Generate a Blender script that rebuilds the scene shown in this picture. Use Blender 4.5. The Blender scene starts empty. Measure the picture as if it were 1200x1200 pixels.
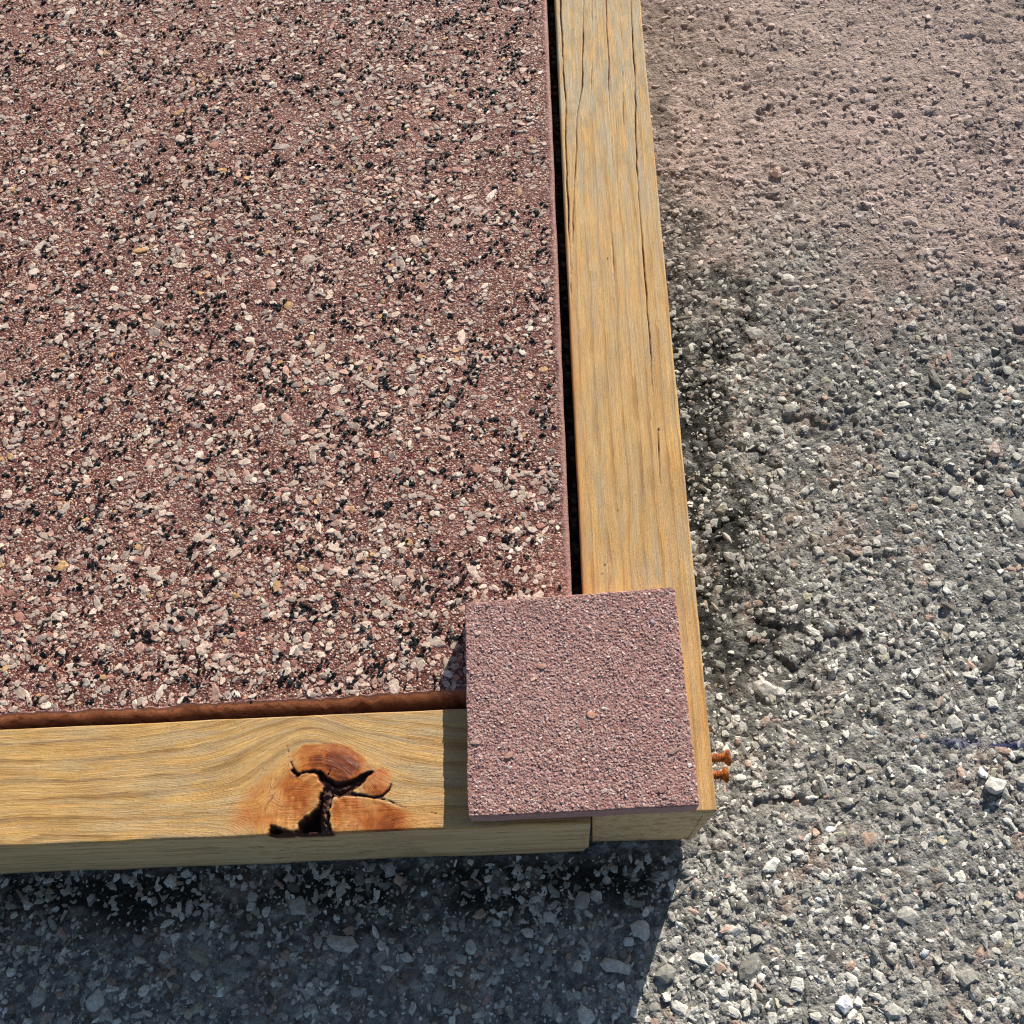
import bpy, math
import numpy as np
from mathutils import Matrix, Vector

# ------------------------------------------------------------------ camera
S = bpy.context.scene
C = S.collection
FPX = 1250.0                                   # focal length for a 1200 px picture
ay = np.array([-46, 2670, -1250.]); ay /= np.linalg.norm(ay)      # axes of the frame seen by the lens
ax = np.array([1, .043, .055]); ax -= ay * ax.dot(ay); ax /= np.linalg.norm(ax)
az = np.cross(ax, ay)
RM = np.array([ax, ay, az])
ZT = .070                                      # top of the timber above the ground
CAMZ = ZT + .363
cam_d = bpy.data.cameras.new('camera'); cam = bpy.data.objects.new('camera', cam_d); C.objects.link(cam)
cam_d.sensor_width = 36; cam_d.lens = 36 * FPX / 1200
cam_d.clip_start = .01; cam_d.clip_end = 100
cam.matrix_world = Matrix.Translation((0, 0, CAMZ)) @ Matrix(RM.tolist()).to_4x4()
S.camera = cam

# ------------------------------------------------------------------ light
SUN_EL, SUN_RATIO = math.radians(26.5), .44
hd = Vector((SUN_RATIO, 1, 0)).normalized()                       # towards the sun, in plan
to_sun = Vector((hd.x * math.cos(SUN_EL), hd.y * math.cos(SUN_EL), math.sin(SUN_EL)))
w = bpy.data.worlds.new('World'); S.world = w; w.use_nodes = True
nt = w.node_tree; nt.nodes.clear()
sky = nt.nodes.new('ShaderNodeTexSky'); sky.sky_type = 'NISHITA'; sky.sun_disc = False
sky.sun_elevation = SUN_EL; sky.sun_rotation = math.atan2(hd.x, hd.y)
sky.dust_density = .6
bg = nt.nodes.new('ShaderNodeBackground'); bg.inputs[1].default_value = .07
wo = nt.nodes.new('ShaderNodeOutputWorld')
nt.links.new(sky.outputs[0], bg.inputs[0]); nt.links.new(bg.outputs[0], wo.inputs[0])
sd = bpy.data.lights.new('sun', 'SUN'); sd.energy = 5.0; sd.angle = math.radians(.5); sd.color = (1, .94, .85)
so = bpy.data.objects.new('sun', sd); C.objects.link(so)
so.rotation_euler = to_sun.to_track_quat('Z', 'Y').to_euler(); so.location = (.5, 1, 1)
S.view_settings.view_transform = 'Standard'; S.view_settings.look = 'None'
S.view_settings.gamma = 1; S.view_settings.use_curve_mapping = False
S.view_settings.exposure = .5
S.cycles.filter_width = 1.15

# ------------------------------------------------------------------ helpers
rng = np.random.default_rng(11)
MM = .001

def at(px, py, z=ZT):                          # where a point of the photograph lies on the level z, in mm
    wv = RM @ np.array([px - 600., 600. - py, -FPX])
    return wv[:2] * ((z - CAMZ) / wv[2]) * 1000

def ss(a, b, x):
    t = np.clip((x - a) / (b - a), 0, 1); return t * t * (3 - 2 * t)

def h01(ix, iy, seed):
    h = (ix.astype(np.int64) * 374761393 + iy.astype(np.int64) * 668265263 + seed * 1442695041) & 0xffffffff
    h = ((h ^ (h >> 13)) * 1274126177) & 0xffffffff
    h = ((h ^ (h >> 16)) * 2246822519) & 0xffffffff
    return ((h ^ (h >> 15)) & 0xffffff) / float(0x1000000)

def vn(x, y, s, seed=0):                       # value noise -1..1, s = cell size
    x = x / s; y = y / s
    i = np.floor(x); j = np.floor(y); fx = x - i; fy = y - j
    fx = fx * fx * (3 - 2 * fx); fy = fy * fy * (3 - 2 * fy)
    a = h01(i, j, seed); b = h01(i + 1, j, seed); c = h01(i, j + 1, seed); d = h01(i + 1, j + 1, seed)
    return (a + (b - a) * fx + (c - a) * fy + (a - b - c + d) * fx * fy) * 2 - 1

def fbm(x, y, s, seed=0, octv=4, gain=.55):
    r = 0; am = 1; tot = 0
    ca, sa = .8, .6
    for o in range(octv):
        r = r + am * vn(x, y, s, seed + o * 17); tot += am
        am *= gain; s *= .5
        x, y = ca * x - sa * y, sa * x + ca * y
    return r / tot

def worley(x, y, s, seed=0):                   # F1, F2 in cell units, id of the cell
    x = x / s; y = y / s
    i = np.floor(x); j = np.floor(y)
    f1 = np.full(x.shape, 9.); f2 = np.full(x.shape, 9.); cid = np.zeros(x.shape)
    for dx in (-1, 0, 1):
        for dy in (-1, 0, 1):
            ii = i + dx; jj = j + dy
            px = ii + h01(ii, jj, seed); py = jj + h01(ii, jj, seed + 5)
            d = np.hypot(px - x, py - y)
            c = h01(ii, jj, seed + 9)
            n = d < f1
            f2 = np.where(n, f1, np.minimum(f2, d)); cid = np.where(n, c, cid); f1 = np.where(n, d, f1)
    return f1, f2, cid

def lines(lo, hi, step, far_lo=None, far_hi=None, grow=1.3):
    n = max(2, int(round((hi - lo) / step)) + 1)
    v = list(np.linspace(lo, hi, n))
    if far_hi is not None:
        d = step
        while v[-1] < far_hi: d *= grow; v.append(min(far_hi, v[-1] + d))
    if far_lo is not None:
        d = step; pre = []
        c = lo
        while c > far_lo: d *= grow; c = max(far_lo, c - d); pre.append(c)
        v = pre[::-1] + v
    return np.array(v)

def build(name, verts, faces, mat, parent=None, attrs=None, smooth=True, ngons=()):
    """verts in mm -> one mesh object; faces a list of index arrays (n x 3 or n x 4)"""
    me = bpy.data.meshes.new(name)
    v = np.asarray(verts, dtype=np.float32) * MM
    me.vertices.add(len(v)); me.vertices.foreach_set('co', v.ravel())
    loops = []; starts = []; tot = 0
    for f in faces:
        f = np.asarray(f, dtype=np.int32); k = f.shape[1]
        loops.append(f.ravel()); starts.append(tot + np.arange(len(f)) * k); tot += f.size
    for g in ngons:
        g = np.asarray(g, dtype=np.int32); loops.append(g); starts.append(np.array([tot])); tot += len(g)
    loops = np.concatenate(loops).astype(np.int32); starts = np.concatenate(starts).astype(np.int32)
    me.loops.add(len(loops)); me.loops.foreach_set('vertex_index', loops)
    me.polygons.add(len(starts)); me.polygons.foreach_set('loop_start', starts)
    me.polygons.foreach_set('use_smooth', np.full(len(starts), smooth))
    me.update(calc_edges=True); me.validate()
    for k, a in (attrs or {}).items():
        a = np.asarray(a, dtype=np.float32)
        if a.ndim == 1:
            me.attributes.new(k, 'FLOAT', 'POINT').data.foreach_set('value', a)
        elif a.shape[1] == 3 and k == 'grain':
            me.attributes.new(k, 'FLOAT_VECTOR', 'POINT').data.foreach_set('vector', a.ravel())
        else:
            c4 = np.ones((len(a), 4), np.float32); c4[:, :3] = a[:, :3]
            me.attributes.new(k, 'FLOAT_COLOR', 'POINT').data.foreach_set('color', c4.ravel())
    me.materials.append(mat)
    o = bpy.data.objects.new(name, me); C.objects.link(o)
    if parent: o.parent = parent
    return o

def tag(o, label=None, cat=None, kind=None, group=None):
    for k, v in (('label', label), ('category', cat), ('kind', kind), ('group', group)):
        if v: o[k] = v

def gridfaces(nu, nv):
    i = np.arange(nu * nv).reshape(nu, nv)
    return np.stack([i[:-1, :-1], i[1:, :-1], i[1:, 1:], i[:-1, 1:]], -1).reshape(-1, 4)

def srgb(r, g, b):
    c = np.array([r, g, b]) / 255.
    return np.where(c <= .04045, c / 12.92, ((c + .055) / 1.055) ** 2.4)

# node helpers
class NT:
    def __init__(s, name):
        s.m = bpy.data.materials.new(name); s.m.use_nodes = True
        s.t = s.m.node_tree; s.t.nodes.clear()
        s.out = s.t.nodes.new('ShaderNodeOutputMaterial'); s.b = s.t.nodes.new('ShaderNodeBsdfPrincipled')
        s.t.links.new(s.b.outputs[0], s.out.inputs[0])
    def n(s, kind, **kw):
        n = s.t.nodes.new('ShaderNode' + kind)
        for k, v in kw.items(): setattr(n, k, v)
        return n
    def put(s, inp, v):
        if isinstance(v, bpy.types.NodeSocket): s.t.links.new(v, inp)
        elif isinstance(v, (tuple, list, np.ndarray)):
            v = list(v)
            inp.default_value = v + [1.] if len(v) == 3 and len(inp.default_value) == 4 else v
        else: inp.default_value = v
    def attr(s, name, out='Color'):
        return s.n('Attribute', attribute_name=name).outputs[out]
    def math(s, op, a, b=0., c=0., clamp=False):
        n = s.n('Math', operation=op, use_clamp=clamp)
        for i, v in enumerate((a, b, c)): s.put(n.inputs[i], v)
        return n.outputs[0]
    def vmath(s, op, a, b):
        n = s.n('VectorMath', operation=op); s.put(n.inputs[0], a); s.put(n.inputs[1], b); return n.outputs[0]
    def mix(s, f, a, b, mode='MIX'):
        n = s.n('Mix', data_type='RGBA', blend_type=mode)
        s.put(n.inputs['Factor'], f) if False else s.put(n.inputs[0], f)
        s.put(n.inputs[6], a); s.put(n.inputs[7], b); return n.outputs[2]
    def noise(s, vec, scale, detail=3, rough=.55, dist=0., out='Fac'):
        n = s.n('TexNoise'); s.put(n.inputs['Vector'], vec)
        for k, v in (('Scale', scale), ('Detail', detail), ('Roughness', rough), ('Distortion', dist)): n.inputs[k].default_value = v
        return n.outputs[out]
    def voro(s, vec, scale, feature='F1'):
        n = s.n('TexVoronoi', feature=feature); s.put(n.inputs['Vector'], vec); n.inputs['Scale'].default_value = scale
        return n
    def ramp(s, f, pts):
        n = s.n('ValToRGB'); s.put(n.inputs[0], f)
        e = n.color_ramp.elements
        while len(e) < len(pts): e.new(.5)
        for i, (p, c) in enumerate(pts):
            e[i].position = p; e[i].color = tuple(c) + (1,) if len(c) == 3 else tuple(c)
        return n.outputs[0]
    def step(s, f, a, b):
        n = s.n('MapRange', interpolation_type='SMOOTHSTEP'); s.put(n.inputs[0], f)
        n.inputs[1].default_value = a; n.inputs[2].default_value = b; return n.outputs[0]
    def bump(s, h, strength, dist, normal=None):
        n = s.n('Bump'); s.put(n.inputs['Height'], h); n.inputs['Strength'].default_value = strength
        n.inputs['Distance'].default_value = dist
        if normal: s.put(n.inputs['Normal'], normal)
        return n.outputs[0]
    def geo(s): return s.n('NewGeometry').outputs['Position']
    def done(s, col, rough=.85, spec=.3, nrm=None):
        s.put(s.b.inputs['Base Color'], col); s.put(s.b.inputs['Roughness'], rough)
        s.b.inputs['Specular IOR Level'].default_value = spec
        if nrm: s.put(s.b.inputs['Normal'], nrm)
        return s.m

def grey(v): return (v, v, v)

def mat_mineral(name, per_object=False, grain=1800., amount=.5, rough=.8, spec=.35, bump=.4, tint=(.25, .22, .19)):
    """stone chips: own colour (vertex or object colour) broken up by mineral grain"""
    t = NT(name); p = t.geo()
    base = t.n('ObjectInfo').outputs['Color'] if per_object else t.attr('Col')
    n1 = t.noise(p, grain * .5, 4, .65); n2 = t.noise(p, grain * 1.6, 2, .6)
    k = t.math('ADD', t.math('MULTIPLY', n1, 1.1), t.math('MULTIPLY', n2, .7))
    f = t.math('MAXIMUM', t.math('MULTIPLY_ADD', k, amount * 3.2, 1 - amount * 2.88), .25)
    col = t.mix(1., base, f, 'MULTIPLY')
    col = t.mix(t.math('MULTIPLY', t.step(t.noise(p, grain * .28, 3, .6), .5, .66), .35), col, tint)
    return t.done(col, rough, spec, t.bump(n1, bump, .0006))

# ------------------------------------------------------------------ stone chip shapes
def chip_variants(k, n, seed, top=.55, flat=.15, elong=.25, skirt=True, spread=(.68, 1.15)):
    """angular chips: outline ring, shoulder ring and crown, unit size; returns list of (verts, tris)"""
    r = np.random.default_rng(seed); out = []
    for q in range(k):
        a = np.linspace(0, 2 * np.pi, n, endpoint=False) + r.uniform(-.28, .28, n)
        rad = r.uniform(*spread, n)
        el = 1 + r.uniform(-elong, elong)
        ring = np.stack([np.cos(a) * rad * el, np.sin(a) * rad / el], 1)
        sk = np.c_[ring * 1.04, np.full(n, -.9)]
        sh = np.c_[ring * r.uniform(.92, 1.0, (n, 1)), r.uniform(-.05, .3, n)]
        off = r.uniform(-.15, .15, 2)
        tilt = r.uniform(-flat, flat, 2)
        ip = ring * r.uniform(top * .8, top * 1.2, (n, 1)) + off
        inn = np.c_[ip, .62 + ip @ tilt + r.uniform(-.12, .12, n)]
        cen = np.array([[off[0], off[1], .74 + r.uniform(-.1, .12)]])
        i = np.arange(n); j = (i + 1) % n
        if not skirt:
            sh[:, 2] = -.6
            v = np.concatenate([sh, inn, cen])
            out.append((v, np.concatenate([np.stack([i, j, n + j], 1), np.stack([i, n + j, n + i], 1), np.stack([n + i, n + j, np.full(n, 2 * n)], 1)])))
            continue
        v = np.concatenate([sk, sh, inn, cen])
        t = np.concatenate([np.stack([i, j, n + j], 1), np.stack([i, n + j, n + i], 1),
                            np.stack([n + i, n + j, 2 * n + j], 1), np.stack([n + i, 2 * n + j, 2 * n + i], 1),
                            np.stack([2 * n + i, 2 * n + j, np.full(n, 3 * n)], 1)])
        out.append((v, t))
    return out

def scatter_mesh(name, mat, parent, variants, x, y, z, sx, sy, sz, rot, col, smooth=False, tiltamp=.12):
    """many chips joined in one part"""
    V = []; F = []; A = []; base = 0
    vid = rng.integers(0, len(variants), len(x))
    for q, (v, t) in enumerate(variants):
        m = np.where(vid == q)[0]
        if not len(m): continue
        c = np.cos(rot[m])[:, None]; s_ = np.sin(rot[m])[:, None]
        px = v[None, :, 0] * sx[m][:, None]; py = v[None, :, 1] * sy[m][:, None]
        tx = rng.normal(0, tiltamp, len(m))[:, None]; ty = rng.normal(0, tiltamp, len(m))[:, None]
        X = px * c - py * s_; Y = px * s_ + py * c
        Z = v[None, :, 2] * sz[m][:, None] + X * tx + Y * ty
        P = np.stack([X + x[m][:, None], Y + y[m][:, None], Z + z[m][:, None]], -1)
        n = v.shape[0]
        V.append(P.reshape(-1, 3)); A.append(np.repeat(col[m], n, 0))
        F.append((t[None] + (base + np.arange(len(m)) * n)[:, None, None]).reshape(-1, 3)); base += n * len(m)
    return build(name, np.concatenate(V), F, mat, parent, {'Col': np.concatenate(A)}, smooth)

def chip_objects(name, mat, parent, variants, x, y, z, sx, sy, sz, rot, col, smooth=False, tiltamp=.06):
    meshes = []
    for q, (v, t) in enumerate(variants):
        o = build(name, v * 1000, [t], mat, None, None, smooth)
        meshes.append(o.data); bpy.data.objects.remove(o)
    for i in range(len(x)):
        o = bpy.data.objects.new(name, meshes[int(rng.integers(len(meshes)))]); C.objects.link(o)
        o.parent = parent
        o.location = (x[i] * MM, y[i] * MM, z[i] * MM)
        o.rotation_euler = (rng.normal(0, tiltamp), rng.normal(0, tiltamp), rot[i])
        o.scale = (sx[i] * MM, sy[i] * MM, sz[i] * MM)
        o.color = tuple(col[i]) + (1.,)

def darts(n, xy_fn, r_fn, keep_fn=None, tries=40, slack=.9):
    """spread n discs without overlap (large first)"""
    cell = {}; pts = []; rad = []
    G = 12.
    for k in range(n * tries):
        if len(pts) >= n: break
        x, y = xy_fn()
        if keep_fn is not None and not keep_fn(x, y): continue
        r = r_fn(len(pts), n)
        ci, cj = int(x // G), int(y // G); ok = True
        for a in (-1, 0, 1):
            for b in (-1, 0, 1):
                for q in cell.get((ci + a, cj + b), ()):
                    if math.hypot(pts[q][0] - x, pts[q][1] - y) < (rad[q] + r) * slack: ok = False; break
                if not ok: break
            if not ok: break
        if ok:
            cell.setdefault((ci, cj), []).append(len(pts)); pts.append((x, y)); rad.append(r)
    return np.array(pts), np.array(rad)

def occupied(x, y, pts, rad, G=8.):
    """which points fall within given discs"""
    cell = {}
    for q, (px, py) in enumerate(pts):
        for a in (-1, 0, 1):
            for b in (-1, 0, 1): cell.setdefault((int(px // G) + a, int(py // G) + b), []).append(q)
    res = np.zeros(len(x), bool)
    for i in range(len(x)):
        for q in cell.get((int(x[i] // G), int(y[i] // G)), ()):
            if (pts[q][0] - x[i]) ** 2 + (pts[q][1] - y[i]) ** 2 < rad[q] ** 2: res[i] = True; break
    return res

# ------------------------------------------------------------------ the ground
def brown_zone(x, y):      # pinkish cement crust that covers the stones away to the upper right
    b = y - (362 - .34 * (x - 60)) + 60 * fbm(x, y, 70, 31, 4) + 40 * fbm(x, y, 16, 33, 4, .65)
    return ss(-50, 50, b)
def dirt_shade_zone(x, y):  # growth beside the timber, painted shade in front of it
    return np.maximum(dirt_side(x, y), front_shade(x, y))
def front_shade(x, y):  # shade at the foot of the frame's front, put into the ground colour
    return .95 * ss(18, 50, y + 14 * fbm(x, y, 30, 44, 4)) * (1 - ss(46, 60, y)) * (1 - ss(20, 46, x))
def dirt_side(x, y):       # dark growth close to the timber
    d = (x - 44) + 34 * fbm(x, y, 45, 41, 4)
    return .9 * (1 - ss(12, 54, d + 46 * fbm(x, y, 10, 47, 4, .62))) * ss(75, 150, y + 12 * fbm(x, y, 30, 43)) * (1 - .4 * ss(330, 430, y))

def breaks(x, y):          # winding cracks
    f = np.abs(fbm(x * .75 + 6 * fbm(x, y, 20, 21, 3), y * 1.2, 42, 22, 4, .5))
    return ss(.045, .01, f) * ss(.02, .35, fbm(x, y, 35, 23, 3))
def ground_h(x, y):
    bz = brown_zone(x, y)
    g = 1.2 * fbm(x, y, 70, 1, 3)
    wx = x + 1.4 * fbm(x, y, 7, 61, 2); wy = y + 1.4 * fbm(x, y, 7, 62, 2)
    f1, f2, cid = worley(wx, wy, 5.6, 2)
    cob = ss(0, .42, f2 - f1) * (.5 + .9 * cid)
    f1b, f2b, cidb = worley(wx * 1.0 + 30, wy, 2.7, 3)
    cobs = ss(0, .5, f2b - f1b) * (.4 + .8 * cidb)
    stony = .75 * cob + .62 * cobs + .5 * fbm(x, y, 3.2, 4, 3) + .25 * vn(x, y, 1.1, 45)
    # the crust: flaky, with ragged holes broken through it
    fl = fbm(x * .8 + y * .25, y * 1.5 - x * .2, 7, 7, 5, .62)
    fine = fbm(x * .85, y * 1.35, 2.8, 8, 4, .66)
    hole = ss(.26, .46, fbm(x * .75 + .3 * y, y * 1.5, 19, 12, 6, .64)) * 2.2
    f1b, f2b, cidb = worley(wx * 1.0 + 30, wy, 2.7, 3)
    rid = 1 - np.abs(fbm(x * .9 + .3 * y, y * 1.5, 4.6, 15, 4, .6)) * 2.2
    L_ = fbm(x * .8 + y * .3 + 2.5 * fbm(x, y, 5, 16, 3), y * 1.5 - x * .15, 9, 17, 5, .6) * 4.2
    led = np.floor(L_) + ss(.38, .62, L_ - np.floor(L_))
    calm = (.5 + .7 * ss(-.25, .3, fbm(x, y, 38, 18, 2))) * (1 - .3 * ss(380, 470, y))
    crust = 1.1 + (.55 * fl + .26 * led) * calm + .8 * fine * calm + .5 * cobs + .3 * rid + .3 * vn(x, y, 1.2, 46) - hole * ss(-.05, .5, fbm(x, y * 1.3, 5, 14, 4, .65))
    h = g + stony * (1 - bz * .8) + crust * (.25 + .75 * bz)
    # a few larger breaks between the stones
    return h - breaks(x, y) * (1 - .5 * bz) * 1.7 - 1.6

def fresh(x, y):           # cleaner, paler stone towards the near right corner
    return .8 + .24 * ss(330, 60, y - .15 * x + 40 * fbm(x, y, 50, 59, 3))
def ground_c(x, y, h=None):
    bz = brown_zone(x, y)[:, None]; dz = dirt_shade_zone(x, y)[:, None]
    n = (fbm(x, y, 9, 51, 4) * .5 + .5)[:, None]; n2 = (vn(x, y, 1.3, 52) * .5 + .5)[:, None]
    big = (fbm(x, y, 45, 58, 3) * .5 + .5)[:, None]
    f1, f2, cid = worley(x + 1.2 * fbm(x, y, 7, 61, 2), y, 3.1, 53); cid = cid[:, None]
    gm = srgb(148, 145, 138) * (.8 + .3 * big) * fresh(x, y)[:, None] * (.45 + .5 * n + .8 * cid * cid) * (.75 + .5 * n2)
    pk = ss(.60, .78, fbm(x, y, 15, 54, 3) * .5 + .5)[:, None]
    gm = gm * (1 - pk * .5) + srgb(160, 134, 118) * pk * .5
    bm = (srgb(188, 168, 154) * big + srgb(184, 160, 150) * (1 - big)) * (.66 + .45 * n) * (.78 + .42 * n2)
    bm = bm * (1 - .42 * ss(.12, .5, fbm(x, y, 20, 56, 5, .62))[:, None])
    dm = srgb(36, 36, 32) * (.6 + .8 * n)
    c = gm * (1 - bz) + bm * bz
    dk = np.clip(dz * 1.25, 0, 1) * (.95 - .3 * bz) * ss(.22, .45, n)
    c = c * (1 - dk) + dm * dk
    # blue chalk line
    return chalk(x, y, c)
CH0, CH1 = at(1085, 868, .0), at(1215, 874, .0)
def chalk(x, y, c):
    d = CH1 - CH0; L = np.hypot(*d); d = d / L
    u = (x - CH0[0]) * d[0] + (y - CH0[1]) * d[1]; v = -(x - CH0[0]) * d[1] + (y - CH0[1]) * d[0]
    m = (np.exp(-(v / 1.2) ** 2) * ss(-4, 16, u) * (1 - ss(200, 260, u)) * ss(-.6, .1, fbm(x, y, 5, 88, 3)))[:, None] * .92
    return c * (1 - m) + srgb(46, 58, 116) * m

def mat_ground():
    t = NT('rough_ground'); p = t.geo()
    c = t.attr('Col')
    n1 = t.noise(p, 1400, 4, .7); n2 = t.noise(p, 420, 4, .65)
    v = t.voro(p, 900)
    far = t.attr('far', 'Fac')
    fv = t.voro(t.vmath('ADD', p, t.vmath('MULTIPLY', t.noise(p, 300, 2, .5, 0., 'Color'), (.002, .002, .002))), 330)
    fs = t.n('SeparateColor'); t.put(fs.inputs[0], fv.outputs['Color'])
    fc = t.mix(t.step(fv.outputs['Distance'], .3, .75), t.ramp(fs.outputs[0], [(0, srgb(104, 102, 97)), (.5, srgb(150, 148, 142)), (1, srgb(214, 211, 204))]), srgb(84, 82, 77))
    fm = t.math('MULTIPLY', far, t.math('SUBTRACT', 1., t.math('MULTIPLY', t.attr('crust', 'Fac'), .8)))
    c = t.mix(fm, c, fc)
    f = t.math('MULTIPLY_ADD', t.math('ADD', n1, t.math('MULTIPLY', n2, .8)), 1.5, -.38)
    col = t.mix(1., c, f, 'MULTIPLY')
    spk = t.step(n1, .60, .70)
    col = t.mix(t.math('MULTIPLY', spk, .35), col, grey(.5))
    hgt = t.math('ADD', t.math('MULTIPLY', n1, .7), t.math('MULTIPLY', v.outputs['Distance'], -.5))
    hgt = t.math('SUBTRACT', hgt, t.math('MULTIPLY', t.math('MULTIPLY', fv.outputs['Distance'], 2.), far))
    return t.done(col, .92, .2, t.bump(hgt, .9, .0012))

xs = lines(-240, 272, .85, -2500, 2500, 1.28)
ys = np.concatenate([lines(-16, 100, .85, -2500, None, 1.28), lines(100.9, 535, 1.0, None, 2500, 1.28)])
GX, GY = np.meshgrid(xs, ys, indexing='ij')
inner_x, inner_y = 20., 78.
# leave out the dense cells under the slab; one plain sheet closes that part
keep_v = ~((GX < inner_x) & (GY > inner_y) & (GX > -440) & (GY < 560))
idx = np.full(GX.shape, -1); idx[keep_v] = np.arange(keep_v.sum())
gx = GX[keep_v]; gy = GY[keep_v]
dist = np.maximum(np.maximum(-245 - gx, gx - 277), np.maximum(-20 - gy, gy - 540))
farg = ss(2, 30, dist)
gh = ground_h(gx, gy) * (1 - farg) + farg * (.3 + 1.2 * fbm(gx, gy, 70, 1, 1) * (1 - ss(100, 600, dist)))
plain = brown_zone(gx, gy); plain = plain * (1 - farg) + farg * ss(-150, 150, gy - (362 - .34 * (gx - 60)))
q = np.stack([idx[:-1, :-1], idx[1:, :-1], idx[1:, 1:], idx[:-1, 1:]], -1).reshape(-1, 4)
q = q[(q >= 0).all(1)]
nv_ = len(gx)
gverts = np.concatenate([np.c_[gx, gy, gh], [[-520, 60, -3.6], [30, 60, -3.6], [30, 640, -3.6], [-520, 640, -3.6]]])
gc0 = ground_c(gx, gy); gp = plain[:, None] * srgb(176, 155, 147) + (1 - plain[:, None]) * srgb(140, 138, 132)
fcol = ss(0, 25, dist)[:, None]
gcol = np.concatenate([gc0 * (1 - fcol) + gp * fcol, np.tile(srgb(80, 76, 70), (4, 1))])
M_GROUND = mat_ground()
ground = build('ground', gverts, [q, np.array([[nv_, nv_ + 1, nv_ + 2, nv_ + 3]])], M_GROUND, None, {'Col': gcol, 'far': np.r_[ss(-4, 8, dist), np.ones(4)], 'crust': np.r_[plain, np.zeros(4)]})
tag(ground, 'rough grey and brownish exposed aggregate ground around the frame', None, 'structure')

# stones bedded in the ground
def g_ok(x, y):
    return not (x < 41 and y > 61) and (x > 43 or y < 53)
def g_xy():
    if rng.random() < .24: return rng.uniform(-250, 60), rng.uniform(-20, 54)
    return rng.uniform(42, 285), rng.uniform(-20, 545)
def stone_cols(x, y, n, bright=1.0):
    pal = np.array([srgb(212, 211, 204), srgb(194, 193, 187), srgb(236, 233, 224), srgb(170, 169, 163), srgb(140, 139, 134),
                    srgb(180, 156, 142), srgb(172, 168, 150), srgb(96, 94, 90)])
    pr = np.array([.17, .25, .045, .26, .16, .05, .04, .06])
    c = pal[rng.choice(len(pal), n, p=pr / pr.sum())] * rng.uniform(.75, 1.1, (n, 1)) * bright
    c = c * fresh(x, y)[:, None] * np.array([1.06, 1.03, .98])
    bz = brown_zone(x, y)[:, None]
    br = np.array(srgb(192, 169, 160)) * rng.uniform(.6, 1.15, (n, 1))
    c = c * (1 - bz * .88) + br * bz * .88
    dz = dirt_shade_zone(x, y)[:, None]
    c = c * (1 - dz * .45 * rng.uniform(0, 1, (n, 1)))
    return np.clip(chalk(x, y, c), .01, .8)

var_big = chip_variants(14, 8, 3, .6, .2, .3)
var_small = chip_variants(16, 7, 4, .6, .25, .3); var_fine = chip_variants(12, 6, 6, .66, .3, .3, False)
var_tiny = chip_variants(10, 6, 5, .62, .25, .25, False)
def g_keep_big(x, y):
    if not g_ok(x, y): return False
    bz = float(brown_zone(np.array([x]), np.array([y]))[0]); return rng.random() > bz * .75
def r_big(i, n): return 2.3 + 2.9 * (1 - i / n) ** 2.2
bp, br_ = darts(300, g_xy, r_big, g_keep_big)
bx, by = bp[:, 0], bp[:, 1]; nb = len(bx)
asp = rng.uniform(.68, 1.0, nb)
M_STONE = mat_mineral('bedded_stone', True, 1500, .42, .85, .25, .5)
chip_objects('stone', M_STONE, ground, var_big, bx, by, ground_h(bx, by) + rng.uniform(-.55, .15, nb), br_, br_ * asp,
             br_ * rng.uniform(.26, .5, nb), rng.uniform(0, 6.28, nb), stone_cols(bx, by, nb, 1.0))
N = 62000
cx = np.array([g_xy() for _ in range(N)]); px, py = cx[:, 0], cx[:, 1]
rs = .55 + 1.75 * rng.random(N) ** 2.5
bz = brown_zone(px, py)
m = ~((px < 41) & (py > 61)) & ((px > 43) | (py < 54.5))
m &= rng.random(N) > bz * (.12 + .42 * ss(380, 470, py))
m &= rng.random(N) < np.clip(.85 + .8 * fbm(px, py, 26, 77, 3) , .45, 1)
m &= ~occupied(px, py, bp, br_ * .8)
m &= breaks(px, py) < .35
m &= (px > 40) | (rng.random(N) < .62)
px, py, rs = px[m], py[m], rs[m]; n = len(px)
M_GRAVEL = mat_mineral('gravel', False, 1800, .42, .85, .25, .5)
big = rs > 1.15
def gravel_part(name, sel, var):
    k = sel.sum(); X, Y, R = px[sel], py[sel], rs[sel]
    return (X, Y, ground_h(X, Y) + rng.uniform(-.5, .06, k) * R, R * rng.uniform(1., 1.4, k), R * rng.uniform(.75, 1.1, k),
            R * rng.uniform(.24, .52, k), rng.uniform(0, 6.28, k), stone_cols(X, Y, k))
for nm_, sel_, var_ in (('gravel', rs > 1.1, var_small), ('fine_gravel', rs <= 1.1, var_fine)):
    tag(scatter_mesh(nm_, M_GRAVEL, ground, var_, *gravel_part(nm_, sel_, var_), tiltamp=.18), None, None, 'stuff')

# loose pebbles lying on the crust
M_LOOSE = mat_mineral('loose_stone', False, 1200, .4, .85, .25, .5)
def loose(px_, py_, r, col, label, seed):
    x, y = at(px_, py_, .003); 
    v, t = chip_variants(1, 9, seed, .62, .25, .2)[0]
    v = v.copy(); v[:9, :2] *= .8; z = float(ground_h(np.array([x]), np.array([y]))[0])
    v[:, 2] *= .62
    o = build('loose_pebble', v * r, [t, ], M_LOOSE, None, {'Col': np.tile(col, (len(v), 1))}, False, [np.arange(9)[::-1]])
    o.location = (x * MM, y * MM, (z + r * .5) * MM)
    tag(o, label, 'pebble', None, 'loose pebbles on the ground')
loose(911, 199, 3.3, srgb(214, 182, 162), 'lone brownish loose pebble on the smooth brown crust near the timber', 71)
loose(1168, 919, 4.0, srgb(196, 194, 186), 'light grey loose pebble near the blue chalk line at the right edge', 72)
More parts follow.
